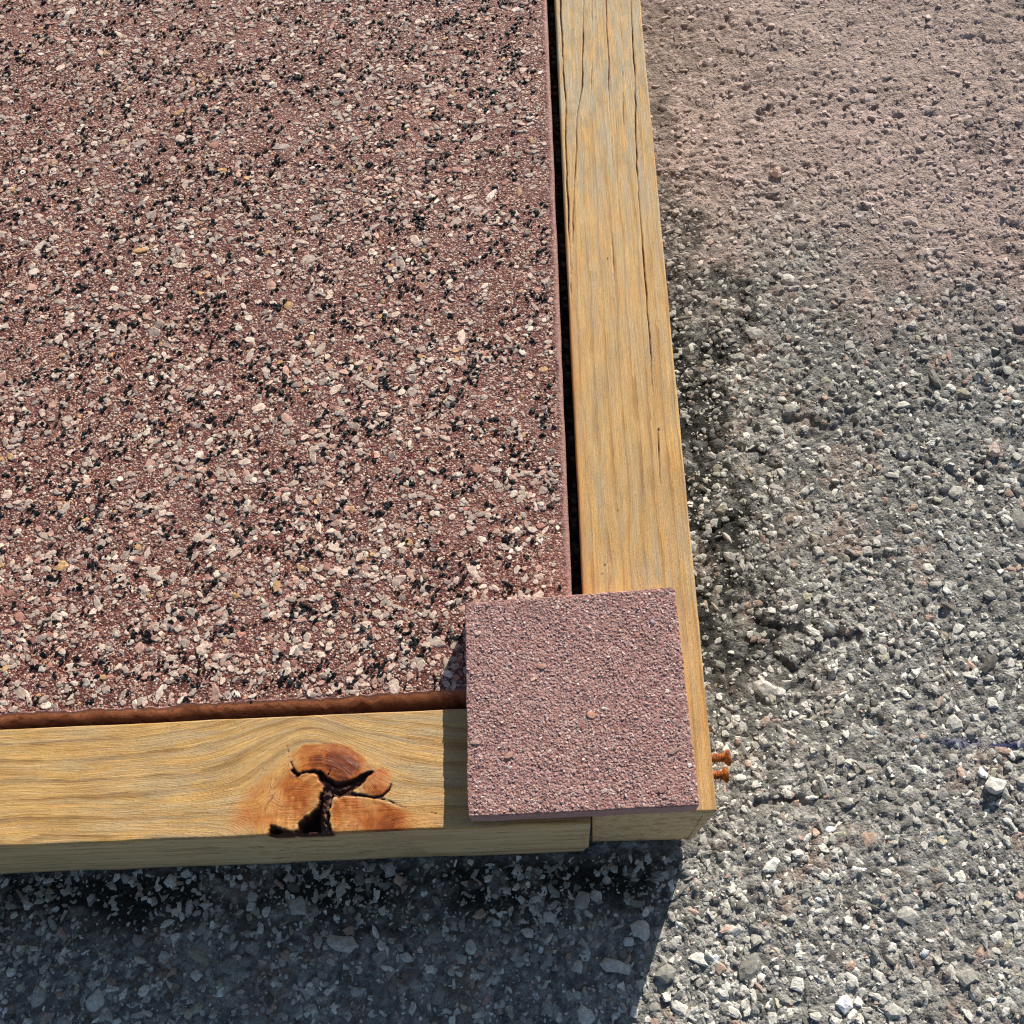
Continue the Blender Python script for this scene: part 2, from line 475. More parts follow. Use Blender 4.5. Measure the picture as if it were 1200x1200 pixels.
loose(1167, 524, 3.4, srgb(202, 180, 168), 'pinkish grey loose pebble at the right edge, level with the middle of the slab', 75)

# ------------------------------------------------------------------ solids with a worked top
def solid(name, mat, parent, X, Y, Z, zbot, rows, attrs, inset=None, rowpow=1.0, smooth=True):
    """top given on a grid (mm), walls drawn down to zbot. attrs: dict of grid arrays; returns object"""
    nu, nv = X.shape
    top = np.stack([X, Y, Z], -1).reshape(-1, 3)
    ii = np.arange(nu * nv).reshape(nu, nv)
    loop = np.concatenate([ii[:, 0], ii[-1, 1:], ii[-2::-1, -1], ii[0, -2:0:-1]])
    V = [top]; F = [gridfaces(nu, nv)]; L = len(loop)
    A = {k: [np.asarray(a).reshape(nu * nv, -1)] for k, a in attrs.items()}
    prev = loop; base = nu * nv
    for r in range(1, rows + 1):
        f = (r / rows) ** rowpow
        p = top[loop].copy(); p[:, 2] = p[:, 2] * (1 - f) + zbot * f
        if inset is not None: p = inset(p, f, top[loop])
        V.append(p); cur = base + np.arange(L); base += L
        F.append(np.stack([prev, cur, np.roll(cur, -1), np.roll(prev, -1)], 1)[:, ::-1][:, ::-1])
        prev = cur
        for k in A:
            a = A[k][0][loop].copy()
            if k == 'grain':
                a[:, 2] += top[loop][:, 2] - p[:, 2]
            if k == 'dark': a[:, 0] *= np.exp(-(top[loop][:, 2] - p[:, 2]) / 2.5)
            if k == 'depth': a[:, 0] = top[loop][:, 2] - p[:, 2] + .001
            A[k].append(a)
    at_ = {k: (np.concatenate(v)[:, 0] if v[0].shape[1] == 1 else np.concatenate(v)) for k, v in A.items()}
    return build(name, np.concatenate(V), F, mat, parent, at_, smooth, [prev[::-1]])

def edge_round(d, r): return np.where(d < r, r - np.sqrt(np.maximum(0, r * r - (r - np.minimum(d, r)) ** 2)), 0)

# ------------------------------------------------------------------ concrete slab
SX1, SY0 = -.9, 103.2
SLZ = 70 - 1.6
xs = np.concatenate([lines(-292, -4, 1.0, -452, None, 1.4), np.array([-3.4, -2.8, -2.3, -1.8, -1.4, -1.0, -.6, -.3, 0.])]) + SX1
ys = np.concatenate([np.array([0, .25, .5, .8, 1.2, 1.6, 2.1, 2.6, 3.2]), lines(3.9, 385, 1.0, None, 452, 1.4)]) + SY0
X, Y = np.meshgrid(xs, ys, indexing='ij')
dR = SX1 - X; dB = Y - SY0
X = X + .25 * fbm(Y, X * 0, 12, 91, 3) * np.exp(-dR / 4) + (.0018 * (Y - 300)) * np.exp(-dR / 6) * 0
tilt = .021
rag = 1.5 * fbm(X, X * 0, 15, 92, 5, .65) + .5 * vn(X, X * 0, 1.9, 93)
Y = Y + np.exp(-dB / 5) * rag + tilt * X
Z = SLZ + .28 * fbm(X, Y, 12, 94, 4) + .22 * fbm(X, Y, 2.2, 95, 3)
pit = ss(.42, .62, fbm(X, Y, 3.6, 96, 2)); Z = Z - .55 * pit
smoothrim = np.exp(-np.maximum(dR - 1.2, 0) ** 2 / 1.5)
Z = Z * (1 - .8 * smoothrim) + (SLZ + .1) * .8 * smoothrim
Z = Z - edge_round(dR, 1.3) - edge_round(dB, .35)
rimw = np.maximum(.8 * (1 - ss(1.2, 3.0, dR + 1.8 * fbm(X, Y, 6, 97, 4, .6))), 1 - ss(.2, .8, dB + .5 * fbm(X, Y, 3, 98, 2)))

def mat_slab():
    t = NT('red_aggregate_concrete'); p = t.geo(); rim = t.attr('rim', 'Fac'); dep = t.attr('depth', 'Fac')
    n1 = t.noise(p, 900, 4, .7); nc = t.n('TexNoise'); t.put(nc.inputs['Vector'], p); nc.inputs['Scale'].default_value = 1500; nc.inputs['Detail'].default_value = 2
    q = t.vmath('ADD', p, t.vmath('MULTIPLY', nc.outputs['Color'], (.0007, .0007, .0007)))
    v = t.voro(q, 1350); c1 = t.n('SeparateColor'); t.put(c1.inputs[0], v.outputs['Color'])
    v2 = t.voro(q, 620); c2 = t.n('SeparateColor'); t.put(c2.inputs[0], v2.outputs['Color'])
    n0 = t.noise(p, 60, 3)
    col = t.ramp(c1.outputs[0], [(0, srgb(60, 25, 20)), (.34, srgb(112, 58, 46)), (.6, srgb(146, 86, 70)), (.76, srgb(182, 132, 112)), (.9, srgb(210, 174, 152)), (1, srgb(232, 212, 192))])
    # larger light grains, some of the cells only
    big = t.math('MULTIPLY', t.step(c2.outputs[0], .5, .54), t.math('SUBTRACT', 1., t.step(t.math('ADD', v2.outputs['Distance'], t.math('MULTIPLY', n1, .5)), .52, .62)))
    col = t.mix(t.math('MULTIPLY', big, .85), col, t.ramp(c2.outputs[1], [(0, srgb(168, 128, 114)), (.4, srgb(190, 168, 154)), (.8, srgb(206, 190, 176)), (1, srgb(190, 150, 112))]))
    edge = t.math('MULTIPLY', t.step(v.outputs['Distance'], .45, .8), t.math('SUBTRACT', 1., big))
    col = t.mix(t.math('MULTIPLY', edge, .7), col, srgb(66, 32, 28))
    col = t.mix(t.math('MULTIPLY', t.step(n0, .45, .7), .25), col, srgb(136, 92, 92))
    col = t.mix(t.math('MULTIPLY', t.step(t.noise(p, 22, 4, .6), .5, .68), .4), col, srgb(160, 112, 98))
    far = t.attr('far', 'Fac'); v3 = t.voro(q, 430); c3 = t.n('SeparateColor'); t.put(c3.inputs[0], v3.outputs['Color'])
    far = t.math('MULTIPLY', far, t.math('SUBTRACT', 1., t.step(t.math('ADD', v3.outputs['Distance'], t.math('MULTIPLY', n1, .4)), .5, .62)))
    col = t.mix(far, col, t.ramp(c3.outputs[0], [(0, srgb(14, 13, 13)), (.2, srgb(18, 16, 16)), (.22, srgb(140, 92, 80)), (.42, srgb(150, 100, 88)), (.45, srgb(186, 150, 132)), (.7, srgb(206, 182, 164)), (1, srgb(226, 206, 188))]))
    side = t.mix(t.noise(p, 250, 4, .6), srgb(196, 134, 114), srgb(228, 178, 158))
    side = t.mix(t.math('MULTIPLY', t.step(t.noise(p, 130, 5, .7), .52, .66), .6), side, srgb(120, 76, 62))
    side = t.mix(t.math('MULTIPLY', t.step(t.noise(p, 420, 3, .7), .6, .7), .7), side, srgb(70, 40, 32))
    rimc = t.mix(t.noise(p, 700, 4, .7), srgb(136, 94, 86), srgb(184, 142, 130))
    col = t.mix(rim, col, rimc)
    col = t.mix(t.step(dep, .6, 2.), col, side)
    f = t.math('MULTIPLY_ADD', n1, 1.7, .15)
    col = t.mix(1., col, f, 'MULTIPLY')
    h = t.math('MULTIPLY_ADD', t.math('MULTIPLY', v.outputs['Distance'], -1.), t.math('SUBTRACT', 1., t.math('MAXIMUM', rim, t.step(dep, 0., .5))), n1)
    return t.done(col, .7, .4, t.bump(h, .9, .0006))
slab = solid('concrete_slab', mat_slab(), None, X, Y, Z, 1.0, 18, {'rim': rimw, 'depth': np.zeros(X.shape), 'far': np.maximum(ss(-4, 4, -238 - .23 * (Y - 100) - X), ss(-4, 4, Y - 498))},
             lambda p, f, t: np.c_[p[:, 0], p[:, 1] + ((.55 * fbm(p[:, 0], p[:, 2] * 1.4, 4.5, 99, 4, .6) + .3 * vn(p[:, 0], p[:, 2], 1.3, 100)) * min(1., f * 60) - .5 * min(1., f * 12)) * (p[:, 1] < 130), p[:, 2]], 2.0)
tag(slab, 'large reddish brown concrete slab with black and pale aggregate inside the frame', 'concrete slab')

def slab_edge(x): return SY0 + tilt * x
def s_h(x, y): return SLZ + .28 * fbm(x, y, 12, 94, 4)
def s_xy():
    return rng.uniform(-330, -4.5), rng.uniform(96, 500)
def s_ok(x, y): return y > slab_edge(x) + 2.2 and x < -.33 * (y - 100) * 0 - 4 and x > -235 - .22 * (y - 100)
def light_cols(n):
    pal = np.array([srgb(216, 188, 168), srgb(202, 178, 160), srgb(190, 168, 153), srgb(230, 210, 190), srgb(200, 158, 138), srgb(174, 156, 143), srgb(206, 160, 110), srgb(176, 124, 108)])
    pr = np.array([.22, .2, .15, .12, .14, .08, .025, .065])
    return pal[rng.choice(len(pal), n, p=pr / pr.sum())] * rng.uniform(.7, 1.05, (n, 1))
var_s = chip_variants(16, 9, 13, .8, .08, .2, True, (.78, 1.1)); var_g = chip_variants(14, 7, 14, .74, .15, .18, False, (.8, 1.1))
def s_vis(x, y): return s_ok(x, y) and x < -7 and x > -205 - .22 * (y - 100) and rng.random() < 1.15 - .0018 * (y - 100)
sp, sr = darts(300, s_xy, lambda i, n: 1.75 + 1.6 * (1 - i / n) ** 2.0, s_vis, slack=1.15)
k = len(sp); sxx = sr * rng.uniform(1., 1.35, k); syy = sr * rng.uniform(.55, .85, k)
M_PEB = mat_mineral('slab_pebble', True, 1300, .62, .7, .35, .35)
chip_objects('pebble', M_PEB, slab, var_s, sp[:, 0], sp[:, 1], s_h(sp[:, 0], sp[:, 1]) - .05, sxx, syy, np.full(k, .42), rng.normal(.5, .9, k), light_cols(k), False)
# the rest of the light aggregate, then the black grains
N = 31000
cx = np.array([s_xy() for _ in range(N)]); x_, y_ = cx[:, 0], cx[:, 1]
r_ = (.38 + 1.6 * rng.random(N) ** 2.5) * (1.08 - .0005 * (y_ - 100))
dens = .88 + .95 * fbm(x_, y_, 22, 101, 3) - .3 * np.exp((x_ + 4) / 14)
m = (y_ > slab_edge(x_) + 1.4) & (x_ > -240 - .24 * (y_ - 100)) & (rng.random(N) < dens)
m &= ~occupied(x_, y_, sp, sr * .7)
x_, y_, r_ = x_[m], y_[m], r_[m]; k = len(x_)
M_AGG = mat_mineral('light_aggregate', False, 1800, .55, .7, .35, .35)
o = scatter_mesh('light_aggregate', M_AGG, slab, var_g, x_, y_, s_h(x_, y_) - .02, r_ * rng.uniform(1, 1.35, k), r_ * rng.uniform(.7, 1., k),
                 .2 + .2 * r_, rng.normal(.5, 1., k), light_cols(k) * np.where(r_ < .8, .85, 1.)[:, None], False, .1)
tag(o, None, None, 'stuff')
N = 11000
cx = np.array([s_xy() for _ in range(N)]); x_, y_ = cx[:, 0], cx[:, 1]
d = fbm(x_, y_ * 1.4, 9, 111, 3)
m = (y_ > slab_edge(x_) + 1.6) & (x_ < -3.2) & (x_ > -240 - .24 * (y_ - 100)) & (rng.random(N) < .52 + 1.5 * d)
m &= ~occupied(x_, y_, sp, sr * .8)
x_, y_ = x_[m], y_[m]; k = len(x_)
# grains come in little clusters
e = rng.random(k) < .45
x_ = np.concatenate([x_, x_[e] + rng.normal(0, 1.6, e.sum())]); y_ = np.concatenate([y_, y_[e] + rng.normal(0, 1.3, e.sum())]); k = len(x_)
r_ = .46 + .78 * rng.random(k) ** 1.9
t = NT('black_grain'); M_BLACK = t.done(t.mix(t.noise(t.geo(), 900, 3), grey(.003), grey(.012)), .5, .2, t.bump(t.noise(t.geo(), 1500, 3), .6, .0005))
o = scatter_mesh('black_aggregate', M_BLACK, slab, var_g, x_, y_, s_h(x_, y_) + .16, r_ * rng.uniform(.95, 1.4, k), r_ * rng.uniform(.7, 1., k), .4 + .26 * r_,
                 rng.uniform(0, 6.28, k), np.zeros((k, 3)), False, .15)
tag(o, None, None, 'stuff')

# ------------------------------------------------------------------ timber frame
def mat_wood(name):
    t = NT(name)
    g = t.attr('grain', 'Vector'); ring = t.attr('ring', 'Fac'); org = t.attr('knot', 'Fac'); drk = t.attr('dark', 'Fac'); wea = t.attr('weather', 'Fac')
    sid = t.attr('depth', 'Fac')
    fib = t.noise(t.vmath('MULTIPLY', g, (.035, 1.5, 1.5)), 1., 6, .7)
    fib2 = t.noise(t.vmath('MULTIPLY', g, (.16, 5.2, 5.2)), 1., 3, .6)
    broad = t.noise(t.vmath('MULTIPLY', g, (.016, .16, .16)), 1., 4, .6)
    patch = t.noise(t.vmath('MULTIPLY', g, (.05, .11, .11)), 1., 4, .6)
    spk = t.noise(t.vmath('MULTIPLY', g, (.9, 2.8, 2.8)), 1., 4, .75)
    hair = t.noise(t.vmath('MULTIPLY', g, (.07, 3.4, 3.4)), 1., 3, .6)
    # late wood lines
    rw = t.math('ADD', ring, t.math('MULTIPLY', t.math('SUBTRACT', broad, .5), 1.4))
    fr = t.math('FRACT', rw)
    late = t.math('MULTIPLY', t.step(fr, .66, .96), t.math('SUBTRACT', 1., t.step(fr, .965, 1.)))
    late = t.math('MULTIPLY', late, t.math('MULTIPLY', t.step(patch, .25, .5), t.math('MULTIPLY_ADD', wea, -.6, 1.)))
    col = t.ramp(fib, [(.2, srgb(152, 110, 60)), (.42, srgb(192, 148, 86)), (.6, srgb(208, 167, 102)), (.8, srgb(222, 188, 130))])
    col = t.mix(t.math('MULTIPLY', t.step(patch, .45, .7), .5), col, srgb(200, 146, 78))
    col = t.mix(t.math('MULTIPLY', late, .8), col, srgb(124, 84, 40))
    mot = t.noise(t.vmath('MULTIPLY', g, (.045, .12, .12)), 1., 5, .62)
    col = t.mix(1., col, t.math('MULTIPLY_ADD', mot, 1.1, .47), 'MULTIPLY')
    # silvered weathering with fine dark stipple
    w_ = t.math('MULTIPLY', wea, t.step(t.noise(t.vmath('MULTIPLY', g, (.03, .38, .38)), 1., 4, .65), .40, .62))
    col = t.mix(t.math('MULTIPLY', w_, .85), col, t.mix(fib, srgb(134, 122, 98), srgb(206, 194, 166)))
    mil = t.noise(t.vmath('MULTIPLY', g, (.10, .30, .30)), 1., 5, .7)
    w2 = t.math('MULTIPLY', t.math('POWER', wea, 1.5), t.step(mil, .46, .64))
    col = t.mix(t.math('MULTIPLY', w2, .62), col, t.mix(spk, srgb(96, 84, 60), srgb(190, 176, 142)))
    stip = t.math('MULTIPLY', t.step(spk, .54, .66), t.math('MULTIPLY_ADD', wea, .55, .3))
    col = t.mix(stip, col, srgb(84, 66, 40))
    col = t.mix(t.math('MAXIMUM', t.math('MULTIPLY', t.step(fib2, .58, .72), .4), t.math('MULTIPLY', t.step(hair, .64, .72), .55)), col, srgb(112, 80, 42))
    # resin rich wood round the knot
    on = t.math('MULTIPLY', org, t.math('MULTIPLY_ADD', patch, 1.0, .75), clamp=True)
    ocol = t.ramp(t.math('ADD', t.math('MULTIPLY', org, .5), t.math('MULTIPLY', t.math('ADD', fib, patch), .3)), [(.28, srgb(212, 154, 80)), (.46, srgb(202, 128, 52)), (.64, srgb(176, 94, 32)), (.82, srgb(112, 52, 20))])
    col = t.mix(on, col, ocol)
    # sawn edge faces: paler than the top, colour lightened to lift their shade
    sidec = t.ramp(t.noise(t.vmath('MULTIPLY', g, (.012, .2, .2)), 1., 6, .72), [(.3, srgb(128, 100, 72)), (.45, srgb(212, 182, 138)), (.7, srgb(236, 208, 164))])
    sidec = t.mix(t.math('MULTIPLY', t.step(t.noise(t.vmath('MULTIPLY', g, (.03, .5, .5)), 1., 3, .6), .6, .66), .7), sidec, srgb(60, 48, 34))
    col = t.mix(t.math('MULTIPLY', t.step(sid, .3, 1.4), .85), col, sidec)
    col = t.mix(t.math('MULTIPLY', t.step(drk, .02, .5), .6), col, srgb(110, 50, 22))
    col = t.mix(t.step(drk, .35, .8), col, t.mix(t.noise(g, 2.2, 4), srgb(18, 9, 7), srgb(84, 40, 22)))
    spk2 = t.noise(t.vmath('MULTIPLY', g, (1.5, 3.4, 3.4)), 1., 2, .7)
    col = t.mix(1., col, t.math('MULTIPLY_ADD', spk2, t.math('MULTIPLY_ADD', wea, .9, .5), t.math('MULTIPLY_ADD', wea, -.45, .75)), 'MULTIPLY')
    h = t.math('ADD', t.math('MULTIPLY', fib, .6), t.math('MULTIPLY', fib2, .5))
    h = t.math('SUBTRACT', h, t.math('MULTIPLY', t.step(spk, .6, .72), .35))
    return t.done(col, t.math('MULTIPLY_ADD', t.math('MULTIPLY', org, t.step(t.noise(g, .35, 4), .4, .6)), -.36, .68), .35, t.bump(h, .6, .0006))
M_WOOD = mat_wood('weathered_pine')

def seg_dist(X, Y, pts, ws):
    """signed distance (negative inside) to a polyline of varying half width"""
    D = np.full(X.shape, 99.)
    for (a, b, wa, wb) in zip(pts[:-1], pts[1:], ws[:-1], ws[1:]):
        d = b - a; L2 = max(d @ d, 1e-9)
        tt = np.clip(((X - a[0]) * d[0] + (Y - a[1]) * d[1]) / L2, 0, 1)
        D = np.minimum(D, np.hypot(X - a[0] - tt * d[0], Y - a[1] - tt * d[1]) - (wa + (wb - wa) * tt))
    return D
def poly_dist(X, Y, pts):
    ins = np.zeros(X.shape, bool); D = np.full(X.shape, 99.)
    n = len(pts)
    for i in range(n):
        a, b = pts[i], pts[(i + 1) % n]; d = b - a
        tt = np.clip(((X - a[0]) * d[0] + (Y - a[1]) * d[1]) / max(d @ d, 1e-9), 0, 1)
        D = np.minimum(D, np.hypot(X - a[0] - tt * d[0], Y - a[1] - tt * d[1]))
        cr = ((a[1] > Y) != (b[1] > Y)) & (X < (b[0] - a[0]) * (Y - a[1]) / (b[1] - a[1] + 1e-12) + a[0])
        ins ^= cr
    return np.where(ins, -D, D)
P = lambda *l: np.array([at(a, b) for a, b in l])

frame = bpy.data.objects.new('wooden_frame', None); C.objects.link(frame); frame.location = (0, 0, 0)
frame.empty_display_size = .05
tag(frame, 'weathered pine timber frame corner around the reddish slab, with a resinous knot', 'wooden frame')

# -- bottom rail (with the knot)
us = np.concatenate([lines(-215, 0, .4, -452, None, 1.5)])
us = np.concatenate([us[:-1], np.array([-.15, 0])]) + 1.9
vs = np.concatenate([[0, .12, .3, .55, .85], np.linspace(1.15, 38.6, 118), [38.95, 39.25, 39.5, 39.72, 39.86, 40.]])
U, Vv = np.meshgrid(us, vs, indexing='ij')
sl = .0134
X = U + (-.0134) * (Vv - 20); Yf = 56.0 + sl * U
Y = Yf + Vv * 1.005
X = X + 0
fr_n = .22 * fbm(U, U * 0, 20, 201, 4)
Y = Y + fr_n * np.exp(-Vv / 3) + .25 * fbm(U, U * 0 + 9, 18, 202, 4) * np.exp(-(40 - Vv) / 3)
KC = at(386, 948)
rx = X - KC[0]; ry = Y - KC[1]; rr = np.hypot(rx, ry * 1.0) + 1e-6
aa = 15.5 + 7.0 * (1 - ss(-14, 12, rx))
psi = ry * (1 - aa ** 2 / np.maximum(rr, aa * .75) ** 2)
psi = psi + .9 * fbm(X, Y * 3, 26, 203, 3)
inside = ss(aa * 1.05, aa * .7, rr)
ring = psi / 6.2 * (1 - inside) + inside * (rr / 2.9 + .8 * fbm(X, Y, 7, 205, 3))
# void, cracks
void = poly_dist(X, Y, P((379, 921), (388, 928), (394, 932), (388, 940), (385, 952), (386, 964), (391, 975), (392, 992), (309, 992), (312, 977),
                         (318, 967), (326, 970), (334, 973), (343, 976), (349, 972), (350, 964), (358, 958), (366, 951), (370, 942), (373, 932)))
void = void + .3 + 1.2 * fbm(X, Y, 3.2, 206, 4, .62)
c1 = seg_dist(X, Y, P((343, 904), (349, 908), (358, 905), (368, 904), (375, 906), (380, 914), (386, 922), (396, 925)), [.8, 1.2, .5, .6, 1.2, 1.6, 2.5, 1.8])
c2 = seg_dist(X, Y, P((384, 924), (396, 925), (408, 921), (418, 918), (427, 910), (434, 906)), [2.1, 2.8, 2.3, 1.9, 1.4, 1.2])
c3 = seg_dist(X, Y, P((398, 930), (412, 931), (424, 932), (438, 935), (448, 933), (456, 926), (459, 917)), [.9, .7, .45, .45, .5, .4, .15])
c4 = seg_dist(X, Y, P((440, 935), (455, 938), (472, 946), (495, 950), (520, 955)), [.3, .18, .14, .1, .05])
c5 = seg_dist(X, Y, P((345, 902), (339, 889), (337, 874)), [.3, .12, .05])
c6 = seg_dist(X, Y, P((386, 922), (383, 912), (388, 900)), [.9, .5, .1])
crk = np.minimum.reduce([c1, c2, c6]) + .3 + .95 * fbm(X, Y, 2.2, 207, 4, .62)
thin = np.minimum.reduce([c3, c4, c5]) + .08 + .25 * fbm(X, Y, 2., 214, 3)
Z = 70 + .10 * fbm(X * .15, Y, 2.5, 208, 3) + .22 * fbm(X, Y, 30, 209, 2)
lobes = .7 * np.exp(-((rx + 0) ** 2 + (ry - 10) ** 2) / 90) + .5 * np.exp(-((rx - 17) ** 2 + (ry - 8) ** 2) / 25)
Z = Z + lobes - .12 * ss(.4, .9, np.abs(np.sin(ring * np.pi))) * inside
Z = Z - edge_round(Vv, .75) - edge_round(40 - Vv, .45) - edge_round(np.maximum(1.9 - U, 0), .5)
dv = ss(.35, -1.2, void); depth_v = 9.5 - 3.2 * np.exp(-np.maximum(Vv, 0) / 1.6) * 1.0
front_lip = np.where(Vv < 1.4, 4.8, 9.5)
Z = Z - dv * front_lip - 2.4 * ss(.3, -1.1, crk) - .7 * ss(.12, -.25, thin)
dark = np.clip(np.maximum.reduce([ss(.6, -.3, void), ss(.5, -.3, crk), .85 * ss(.22, -.12, thin)]), 0, 1)
th = np.arctan2(ry - 4, rx)
rad = vn(th * 13, rr * .10, 1., 230) + .5 * vn(th * 31, rr * .25, 1., 231)
dark = np.maximum(dark, .5 * ss(.55, 1.1, rad) * np.exp(-(rr / 15) ** 2))
stk = fbm((X + Y) * .35, (X - Y) * 1.6, 2.2, 232, 3)
dark = np.maximum(dark, .42 * ss(.22, .6, stk) * np.exp(-((rx + 19) ** 2 / 120 + (ry - 2) ** 2 / 90)))
blot = ss(.05, .5, fbm(X, Y, 5, 233, 4, .65))
dark = np.maximum(dark, .45 * blot * np.exp(-np.maximum(np.minimum(void, crk), 0) / 1.5))
dark = np.where(Vv < .6, dark * .75, dark)
ra = np.hypot((rx - 1) * .8, ry - 3)
org = .9 * np.exp(-((rx - 1) ** 2 / 170 + (ry - 12) ** 2 / 50)) + .55 * np.exp(-((ra - 13.5) / 2.2) ** 2) * ss(4, 9, ry) + .72 * np.exp(-((rx + 17) ** 2 / 170 + (ry - 3) ** 2 / 120))
org += .85 * np.exp(-((rx - 18) ** 2 / 300 + (ry + 3.5) ** 2 / 34)) + .75 * np.exp(-((rx - 17) ** 2 / 30 + (ry - 7.5) ** 2 / 26))
org += .5 * np.exp(-np.maximum(np.minimum(crk, void), 0) / 1.6) + .5 * np.exp(-((rx + 30) ** 2 / 90 + (ry + 2) ** 2 / 50))
wob = .5 * fbm(X, Y, 4, 240, 3)
pd = lambda *l: poly_dist(X, Y, P(*l)) + wob
lobe_top = pd((345, 905), (341, 886), (355, 874), (385, 870), (410, 876), (426, 888), (437, 901), (420, 914), (405, 919), (392, 923), (384, 913), (372, 904), (355, 906))
lobe_right = pd((438, 903), (449, 899), (458, 906), (460, 920), (452, 931), (438, 934), (424, 928), (428, 915))
lobe_low = pd((393, 936), (410, 934), (440, 938), (472, 947), (516, 955), (519, 976), (391, 979), (387, 955))
lobe_left = pd((338, 892), (352, 908), (374, 908), (380, 922), (368, 948), (350, 960), (334, 974), (300, 976), (272, 965), (286, 930), (318, 905))
msk = lambda d, w: ss(w, -w, d)
org = .22 * org + np.maximum.reduce([msk(lobe_top, .5) * (.66 + .5 * ss(1., 6., -lobe_top)), .62 * msk(lobe_right, .45), .66 * msk(lobe_low, .8) * (1 - .75 * ss(20, 36, rx)), .5 * msk(lobe_left, 4.)])
org = np.clip(org * (.9 + .7 * fbm(X, Y, 8, 210, 5, .62)), 0, 1.05)
rimline = np.exp(-(lobe_top / .35) ** 2) * ss(3, 8, ry) + np.exp(-(lobe_right / .35) ** 2)
dark = np.maximum(dark, .34 * np.clip(rimline, 0, 1) * ss(-.3, .3, fbm(X, Y, 5, 241, 3)))
gy_ = psi * 1.0 + inside * (Y - KC[1] - psi) * .6
grain = np.stack([X + 3 * inside * np.sin(ry / 4), gy_, Z * 0], -1)
wea = .25 + .2 * fbm(X, Y, 40, 211, 3) + .25 * ss(470, 540, 600 + rx)
rail = solid('bottom_rail', M_WOOD, frame, X, Y, Z, 1.0, 20, {'grain': grain, 'ring': ring, 'knot': org, 'dark': dark, 'weather': wea, 'depth': np.zeros(X.shape)},
             lambda p, f, t: np.c_[p[:, 0] - 1.0 * f * (p[:, 0] > 0) - 3.0 * max(0, f - .86) / .14 * (p[:, 0] > .5), p[:, 1] + (.25 * fbm(p[:, 0] * .3, p[:, 2], 7, 212, 2)) * f * (p[:, 1] < 62), p[:, 2]], 1.6)
tag(rail, 'knotty yellow pine rail with a dark split knot')
# crumbly bark filling of the knot
def bark(path, wid, nu, nw, z0, drop):
    tt = np.linspace(0, len(path) - 1, nu); i0 = np.minimum(tt.astype(int), len(path) - 2); ft = (tt - i0)[:, None]
    cen = path[i0] * (1 - ft) + path[i0 + 1] * ft; wd = np.array(wid)[i0] * (1 - ft[:, 0]) + np.array(wid)[i0 + 1] * ft[:, 0]
    tan = np.gradient(cen, axis=0); tan /= np.linalg.norm(tan, axis=1)[:, None]; nor = np.stack([tan[:, 1], -tan[:, 0]], 1)
    ww = np.linspace(1, -1, nw)
    XY = cen[:, None] + nor[:, None] * (ww[None] * wd[:, None])[..., None]
    KX, KY = XY[..., 0], XY[..., 1]
    KZ = z0 - drop * np.linspace(0, 1, nu)[:, None] - 2.6 * ww[None] ** 2 + 1.1 * fbm(KX, KY, 2.6, 221, 4, .7) + .5 * vn(KX, KY, .8, 222)
    return np.stack([KX, KY, KZ], -1).reshape(-1, 3), gridfaces(nu, nw)
v1_, f1_ = bark(P((388, 921), (384, 934), (381, 948), (381, 962), (384, 976)), [3.4, 3.0, 2.5, 2.6, 2.9], 44, 17, 69.4, 1.8)
v2_, f2_ = bark(P((378, 914), (386, 923), (398, 925), (410, 920), (420, 916), (430, 909)), [1.0, 1.9, 2.1, 1.7, 1.4, .7], 40, 11, 68.9, .6)
t = NT('knot_bark'); p_ = t.geo(); nb_ = t.noise(p_, 700, 5, .7)
M_BARK = t.done(t.ramp(nb_, [(.3, srgb(26, 14, 11)), (.5, srgb(78, 44, 30)), (.7, srgb(138, 92, 64))]), .6, .4, t.bump(nb_, .8, .0008))
kb = build('knot', np.concatenate([v1_, v2_]), [f1_, f2_ + len(v1_)], M_BARK, rail)

# -- side rail
vs2 = np.concatenate([[0, .1, .25, .5, .8], lines(1.1, 420, .7, None, 545, 1.4)])
us2 = np.concatenate([[0, .15, .35, .6, .9, 1.2], np.linspace(1.5, 39.4, 128), [39.7, 40., 40.25, 40.5, 40.7, 40.8]])
U, Vv = np.meshgrid(us2, vs2, indexing='ij')
X = 2.9 + U; Y = 58.7 + Vv
X = X + .3 * fbm(Y, Y * 0, 30, 301, 4) * np.exp(-U / 3) + .3 * fbm(Y, Y * 0 + 7, 30, 302, 4) * np.exp(-(40.8 - U) / 3)
old = ss(250, 400, Y)                          # the far end has weathered more
worn = edge_round(U, 1.0 + .0 * U) * (1 + 1.2 * old * (fbm(Y, Y * 0, 25, 303, 3) * .5 + .5))
Z = 70 + .08 * fbm(X, Y * .1, 1.6, 304, 3) + .2 * fbm(X, Y, 40, 305, 2) - worn - edge_round(40.8 - U, .6) - edge_round(Vv, .4)
cr = [([(683, -30), (683, 50), (682, 100), (676, 135), (675, 180), (672, 230), (671, 300), (669, 345)], [.35, .35, .32, .34, .3, .28, .2, .05]),
      ([(710, -30), (711, 30), (713, 65), (714, 120), (716, 150), (718, 205)], [.22, .26, .3, .24, .2, .05]),
      ([(738, -30), (740, 30), (744, 90), (745, 160), (748, 225), (753, 290), (757, 340), (761, 395), (763, 445), (767, 470)], [.3, .34, .3, .36, .4, .36, .3, .34, .28, .05]),
      ([(771, 503), (772, 530), (774, 570), (776, 600)], [.42, .25, .2, .05]),
      ([(655, -30), (658, 40), (662, 110), (664, 200), (668, 300), (672, 400)], [.4, .45, .4, .34, .25, .05]),
      ([(694, -20), (694, 60), (690, 160), (692, 240)], [.12, .16, .15, .03]), ([(727, 10), (729, 90), (731, 150)], [.1, .18, .05]),
      ([(716, 260), (718, 310), (721, 350)], [.1, .2, .05]), ([(702, 330), (704, 420), (707, 500)], [.05, .12, .03])]
